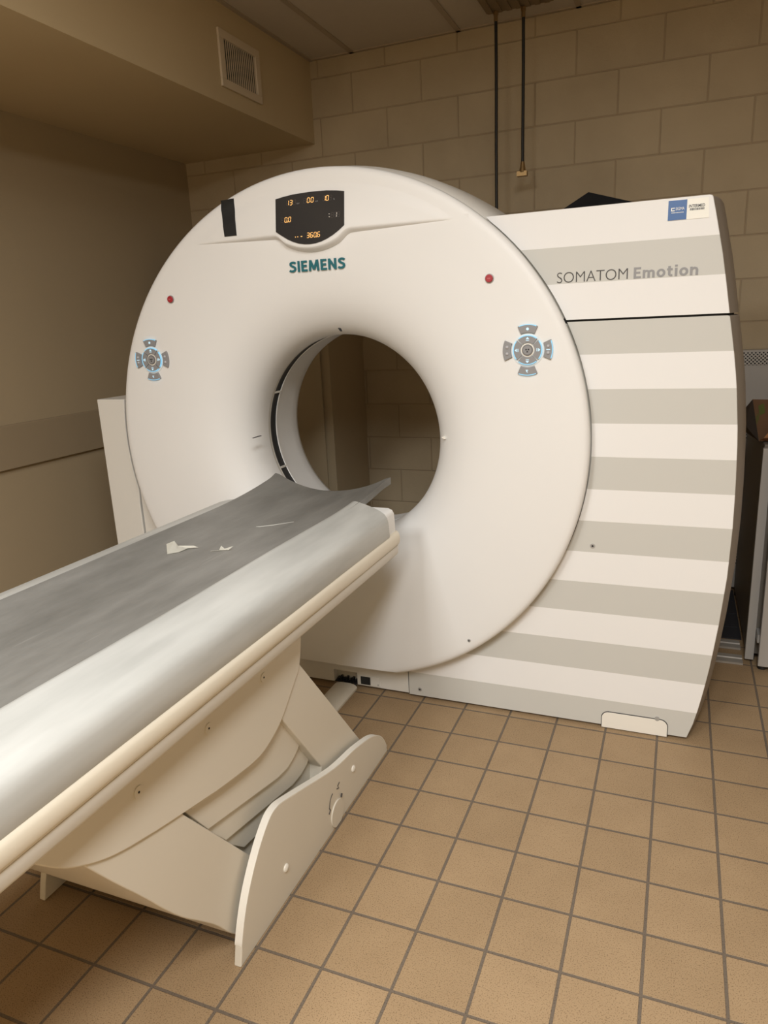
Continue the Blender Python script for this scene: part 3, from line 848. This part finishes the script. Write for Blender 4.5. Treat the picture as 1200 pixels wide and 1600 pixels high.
# lift: upper shroud, telescoping shells, lower housing, foot plates
shroud = [(-.652, .700)] + smooth_line([(-.652, .669), (-.674, .576), (-.705, .540), (-.745, .505), (-.785, .472), (-.815, .455), (-.845, .443), (-.888, .432), (-.93, .432), (-.975, .437), (-1.07, .453), (-1.168, .475),
          (-1.288, .503), (-1.374, .527), (-1.435, .552), (-1.50, .592), (-1.556, .647), (-1.60, .700)], 4)
bm = bmesh.new(); prism_yz(bm, shroud, -.615, -.036); link('lift_shroud', bm, M['beige'], T_, bevel=.004)
shells = ([(-.70, .6), (-.72, .52), (-.766, .456), (-.815, .429), (-.868, .412), (-.902, .409), (-1.158, .46), (-1.25, .55)],
          [(-.63, .52), (-.64, .40), (-.668, .323), (-.705, .302), (-.747, .291), (-.802, .295), (-1.102, .363), (-1.2, .5)],
          [(-.60, .45), (-.55, .32), (-.60, .236), (-.63, .219), (-.662, .211), (-.712, .211), (-1.031, .275), (-1.15, .42)],
          [(-.50, .30), (-.47, .20), (-.541, .165), (-.60, .135), (-.95, .188), (-1.10, .33)])
for k, sh in enumerate(shells):
    d = .048 + .011 * k
    bm = bmesh.new(); prism_yz(bm, sh, -.651 + d, -d); link('telescoping_shell', bm, M['beige'], T_, bevel=.002)
housing = [(-.674, .576), (-.309, .113), (-.27, .03), (-1.055, .03), (-1.09, .068), (-1.135, .132), (-1.185, .19), (-1.237, .248), (-1.285, .312), (-1.331, .380), (-1.401, .478), (-1.474, .584),
           (-1.26, .57), (-1.235, .530), (-1.191, .470), (-.990, .212), (-.972, .190), (-.965, .150), (-.95, .10), (-.60, .10), (-.591, .198), (-.785, .468), (-.82, .52), (-.72, .60)]
housing = housing[:3] + smooth_line(housing[3:12]) + housing[12:]
bm = bmesh.new(); prism_yz(bm, housing, -.607, -.042); link('lift_housing', bm, M['beige'], T_, bevel=.003)
bm = bmesh.new(); prism_yz(bm, [(-.44, .24), (-.44, .03), (-.97, .03), (-1.03, .24)], -.56, -.094); link('telescoping_shell', bm, M['beige'], T_, smooth=0)
plate = [(-.175, .0)] + smooth_line([ (-.178, .018), (-.195, .050), (-.225, .085), (-.265, .112), (-.305, .130), (-.348, .143), (-.40, .156), (-.446, .166), (-.581, .190), (-.77, .250), (-.87, .282), (-.90, .287), (-.925, .284), (-.950, .270),
         (-.984, .242), (-1.022, .200), (-1.056, .152), (-1.082, .100), (-1.100, .050)], 4) + [(-1.112, .0)]
for x0, x1 in ((-.026, -.006), (-.644, -.624)):
    bm = bmesh.new(); prism_yz(bm, plate, x0, x1); fp = link('foot_plate', bm, M['beige'], T_, bevel=.003)
    if x0 > -.1:
        nn = len(plate); bm = bmesh.new()          # paler strip: light on the plate's upward edge put into colour
        rim = plate[1:-1]
        loft(bm, [[(x, y, z + .0025) for (y, z) in [p]] [0:1] + [(x2, y, z + .0025) for (y, z) in [p] for x2 in (x1,)] + [(x1, p[0], p[1] - .001), (x0, p[0], p[1] - .001)] for p in rim for x in (x0,)])
        link('plate_top_light', bm, M['edge'], fp, smooth=40)
        for (y, z) in ((-.884, .094), (-.455, .110)):
            bm = bmesh.new(); tube(bm, [(x1 - .002, y, z), (x1 + .003, y, z), (x1 + .006, y, z)], [.011, .011, .006], 20); link('plate_stud', bm, M['edge'], fp, smooth=50)
        bm = bmesh.new()
        ring = [(y, max(.002, z)) for y, z in [(-.580 + .042 * math.cos(2 * PI * k / 32), .040 + .042 * math.sin(2 * PI * k / 32)) for k in range(32)]]
        prism_yz(bm, ring, x1 - .002, x1 + .004); link('round_cap', bm, M['beige'], fp, bevel=.0015)
        bm = bmesh.new()
        arcp = [(x1 + .0004, -.628 + .028 * math.cos(a) + .03, .085 + .036 * math.sin(a)) for a in [PI * .95 - .1 * q for q in range(14)]]
        marks = [(arcp, .0014), ([(x1 + .0004, -.632, .072), (x1 + .0004, -.622, .080), (x1 + .0004, -.628, .090)], .0020),
                 ([(x1 + .0004, -.573, .118), (x1 + .0004, -.560, .112), (x1 + .0004, -.566, .124), (x1 + .0004, -.553, .128)], .0016), ([(x1 + .0045, -.555, .078), (x1 + .0045, -.550, .088)], .0028)]
        bm.free()
        for mp_, mr in marks:
            bm = bmesh.new(); tube(bm, mp_, mr, 6); link('pen_mark', bm, M['darkink'], fp)
for (y, z) in ((-.858, .625), (-1.089, .619), (-1.316, .615)):
    bm = bmesh.new(); tube(bm, [(-.037, y, z), (-.034, y, z)], .0125, 20); s = link('shroud_cap', bm, M['beige'], T_, smooth=30)
    bm = bmesh.new(); tube(bm, [(-.0345, y, z), (-.0334, y, z)], .0026, 10); link('cap_hole', bm, M['dark'], s, smooth=0)

# scraps of paper on the tray
def scrap(pts, label):
    bm = bmesh.new(); vs = [bm.verts.new((x, y, tray_top(x - TX, y) + .0022 + h)) for x, y, h in pts[0]]
    for f in pts[1]: bm.faces.new([vs[i] for i in f])
    bmesh.ops.solidify(bm, geom=bm.faces[:], thickness=.0012)
    o = link('paper_scrap', bm, M['paper'], smooth=0)
    x, y, _ = pts[0][0]
    tag(rebase(o, (x, y, tray_top(x - TX, y))), label, 'paper')
scrap(([(-.423, -.692, 0), (-.402, -.668, .001), (-.446, -.628, .016), (-.470, -.635, .004), (-.425, -.640, .008), (-.398, -.632, .002), (-.384, -.622, .008), (-.372, -.618, .003), (-.405, -.615, .001)],
       [(0, 1, 2), (0, 2, 3), (1, 4, 2), (1, 5, 4), (5, 6, 4), (5, 7, 6), (4, 6, 8)]), 'torn white paper scrap on the grey tray, the larger one further from the bore')
scrap(([(-.322, -.632, 0), (-.302, -.622, 0), (-.303, -.617, 0), (-.323, -.627, 0), (-.295, -.622, .002), (-.305, -.602, .009), (-.287, -.612, .004), (-.268, -.596, .008), (-.274, -.612, .001)],
       [(0, 1, 2, 3), (1, 4, 2), (2, 4, 6, 5), (6, 4, 8), (6, 8, 7)]), 'small twisted white paper scrap on the grey tray, nearer the bore')

# ------------------------------------------------------------------ cable duct on the floor
t = thing('cable_duct', (-.335, -.2, 0), 'low cream cable duct on the floor between scanner base and table foot', 'cable duct')
dp = [(-.389, .001), (-.389, .010), (-.380, .018), (-.360, .023), (-.316, .023), (-.296, .018), (-.287, .010), (-.287, .001)]
bm = bmesh.new(); prism_xz(bm, dp, -.262, .195); link('duct_cover', bm, M['beige'], t, smooth=40)
bm = bmesh.new()
for k in range(5): tube(bm, [(-.372 + .018 * k, .194, .012), (-.372 + .018 * k, .2088, .012)], .006, 8)
link('cable', bm, M['black'], t)

# ------------------------------------------------------------------ tall cupboard behind the ring
t = thing('tall_cupboard', (-1.4, 1.62, 0), 'tall tan cupboard seen through the scanner bore, against the block wall', 'cupboard')
bm = bmesh.new(); box(bm, -1.86, -.912, 1.392, 1.86, 0, 1.9); link('body', bm, M['cab'], t, bevel=.003)
bm = bmesh.new(); box(bm, -1.84, -.962, 1.376, 1.391, .06, 1.88); d_ = link('door', bm, M['cab'], t, bevel=.003)
bm = bmesh.new(); tube(bm, [(-1.01, 1.372, .98), (-1.01, 1.345, .98), (-1.01, 1.345, 1.10), (-1.01, 1.372, 1.10)], .006, 8)
bm.free()

# ------------------------------------------------------------------ things at the right edge
t = thing('wall_convector', (1.66, 1.80, 0), 'grey wall convector with perforated grilles on the block wall', 'convector')
bm = bmesh.new(); box(bm, 1.135, 2.2, 1.76, 1.8605, .02, 1.250); cvb = link('casing', bm, M['convec'], t, bevel=.004)
bm = bmesh.new(); box(bm, 1.150, 2.18, 1.7575, 1.7605, 1.178, 1.240); link('top_grille', bm, M['perf'], t, smooth=0)
bm = bmesh.new(); box(bm, 1.150, 2.18, 1.7575, 1.7605, .815, .870); link('middle_grille', bm, M['perf'], t, smooth=0)
bm = bmesh.new(); box(bm, 1.150, 2.18, 1.7575, 1.7605, .150, .290); link('lower_grille', bm, M['perf'], t, smooth=0)

t = thing('equipment_rack', (1.5, 1.3, 0), 'dark sided metal equipment rack with grey front door at the right edge', 'rack')
bm = bmesh.new(); box(bm, 1.203, 1.80, .93, 1.74, .03, .927); link('body', bm, M['metaldark'], t, bevel=.003)
bm = bmesh.new(); box(bm, 1.198, 1.2315, .905, .929, .012, .915); link('front_post', bm, M['metalgrey'], t, bevel=.002)
bm = bmesh.new(); box(bm, 1.2405, 1.80, .826, .850, .022, .915); link('front_door', bm, M['metalgrey'], t, bevel=.003)
bm = bmesh.new(); box(bm, 1.233, 1.247, .852, .927, .115, .150); box(bm, 1.233, 1.247, .852, .927, .70, .735); link('hinge', bm, M['steel'], t, smooth=0)
for (x, y) in ((1.222, .945), (1.26, .86), (1.77, .95), (1.22, 1.70), (1.77, 1.70)):
    bm = bmesh.new(); tube(bm, [(x, y, 0.001), (x, y, .022), (x, y, .032)], [.017, .017, .012], 16); link('foot', bm, M['black'], t)

t = thing('cardboard_box', (1.30, 1.15, .929), 'crushed brown cardboard box with green print on top of the metal rack', 'cardboard box')
def sheet3(name, polys, mat, parent, th=.004):
    bm = bmesh.new()
    for p in polys: bm.faces.new([bm.verts.new(q) for q in p])
    bmesh.ops.solidify(bm, geom=bm.faces[:], thickness=th)
    return link(name, bm, mat, parent, smooth=0)
A, A2, Tt, Bb = (1.147, 1.27, .931), (1.130, 1.20, 1.017), (1.153, 1.00, 1.097), (1.187, .985, .931)
Cc, Dd, Md = (1.46, 1.01, .931), (1.46, 1.0, 1.09), (1.135, 1.10, .985)
sheet3('side_wall', [(A, Bb, Md, A2), (A2, Md, Tt), (Md, Bb, Tt)], M['cardshade'], t)
fw = sheet3('front_wall', [(Bb, Cc, Dd, Tt)], M['card'], t)
sheet3('back_wall', [((1.165, 1.29, .931), (1.46, 1.34, .931), (1.46, 1.34, 1.06), (1.148, 1.25, 1.02))], M['card'], t)
sheet3('bottom', [((1.15, 1.27, .933), (1.19, .99, .933), (1.46, 1.015, .933), (1.46, 1.34, .933))], M['card'], t)
sheet3('flap', [((1.188, .978, .936), (1.46, .985, .936), (1.46, .93, 1.0), (1.222, .935, .990), (1.200, .955, .948))], M['cardlit'], t)
bm = bmesh.new()
def on_front(s, v): return tuple(Vector(Bb).lerp(Vector(Cc), s).lerp(Vector(Tt).lerp(Vector(Dd), s), v) + Vector((0, -.0045, 0)))
for (s0, s1, v0, v1) in ((.055, .125, .62, .85), (.005, .014, .40, .56), (.020, .029, .45, .60), (.035, .043, .50, .64)):
    p = [on_front(s0, v0), on_front(s1, v0 + .06), on_front(s1, v1 + .06), on_front(s0, v1)]
    bm.faces.new([bm.verts.new(q) for q in p])
bmesh.ops.solidify(bm, geom=bm.faces[:], thickness=.001)
link('green_print', bm, M['green'], fw, smooth=0)

for yy, lab in ((.905, 'aluminium floor track between cabinet and rack, the nearer of two'), (1.055, 'aluminium floor track between cabinet and rack, the further of two')):
    bm = bmesh.new()
    sec = [(-.045, .001), (.045, .001), (.045, .010), (.012, .010), (.008, .006), (-.008, .006), (-.012, .010), (-.045, .010)]
    loft(bm, [[(x, yy + a * .9, z) for a, z in sec] for x in (.70, 1.190)])
    o = link('floor_track', bm, M['track'], smooth=0)
    tag(rebase(o, (.94, yy, .0)), lab, 'floor track')

bm = bmesh.new(); box(bm, .66, 1.201, 1.125, 1.756, .0005, .006)  # thin dark ribbed sheet added to darken this stretch of floor
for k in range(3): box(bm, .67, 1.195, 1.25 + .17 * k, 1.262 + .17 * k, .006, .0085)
o = link('dark_floor_sheet', bm, M['mat'], smooth=0)
tag(rebase(o, (1.0, 1.43, 0)), 'dark ribbed sheet added on the floor behind the aluminium tracks', 'mat')
# ------------------------------------------------------------------ light
def area(name, loc, sx, sy, power, col, rot=(0, 0, 0)):
    l = bpy.data.lights.new(name, 'AREA'); l.shape = 'RECTANGLE'; l.size = sx; l.size_y = sy; l.energy = power; l.color = col
    o = bpy.data.objects.new(name, l); COL.objects.link(o); o.location = loc; o.rotation_euler = rot
    return o
WARM = (1.0, 1.0, 0.985)
for lx, ly, pw in ((1.10, -2.35, 62), (.10, -1.75, 12.5), (-.30, -3.6, 95), (.90, -3.6, 53)):
    area('ceiling_lamp', (lx, ly, 2.88), .58, 1.18, pw, WARM)
w = bpy.data.worlds.new('world'); scene.world = w; w.use_nodes = True
w.node_tree.nodes['Background'].inputs[0].default_value = (1, .9, .75, 1)
w.node_tree.nodes['Background'].inputs[1].default_value = 0.05

# ------------------------------------------------------------------ camera
def rodrigues(r):
    th = Vector(r).length
    return Matrix.Rotation(th, 3, Vector(r))
R = rodrigues((.263, .3863, .0051)) @ Matrix(((1, 0, 0), (0, 0, -1), (0, 1, 0)))
cam = bpy.data.cameras.new('camera'); co = bpy.data.objects.new('camera', cam); COL.objects.link(co)
cam.sensor_fit = 'AUTO'; cam.sensor_width = 36; cam.lens = 1122.5 / 1600 * 36; cam.clip_start = .02
mw = Matrix((( R[0][0], -R[1][0], -R[2][0], .8793), (R[0][1], -R[1][1], -R[2][1], -2.2302), (R[0][2], -R[1][2], -R[2][2], 1.4591), (0, 0, 0, 1)))
co.matrix_world = mw
scene.camera = co
scene.view_settings.view_transform = 'Standard'
scene.view_settings.look = 'None'
scene.view_settings.exposure = 0.0
scene.view_settings.gamma = 1.0
scene.view_settings.use_curve_mapping = False
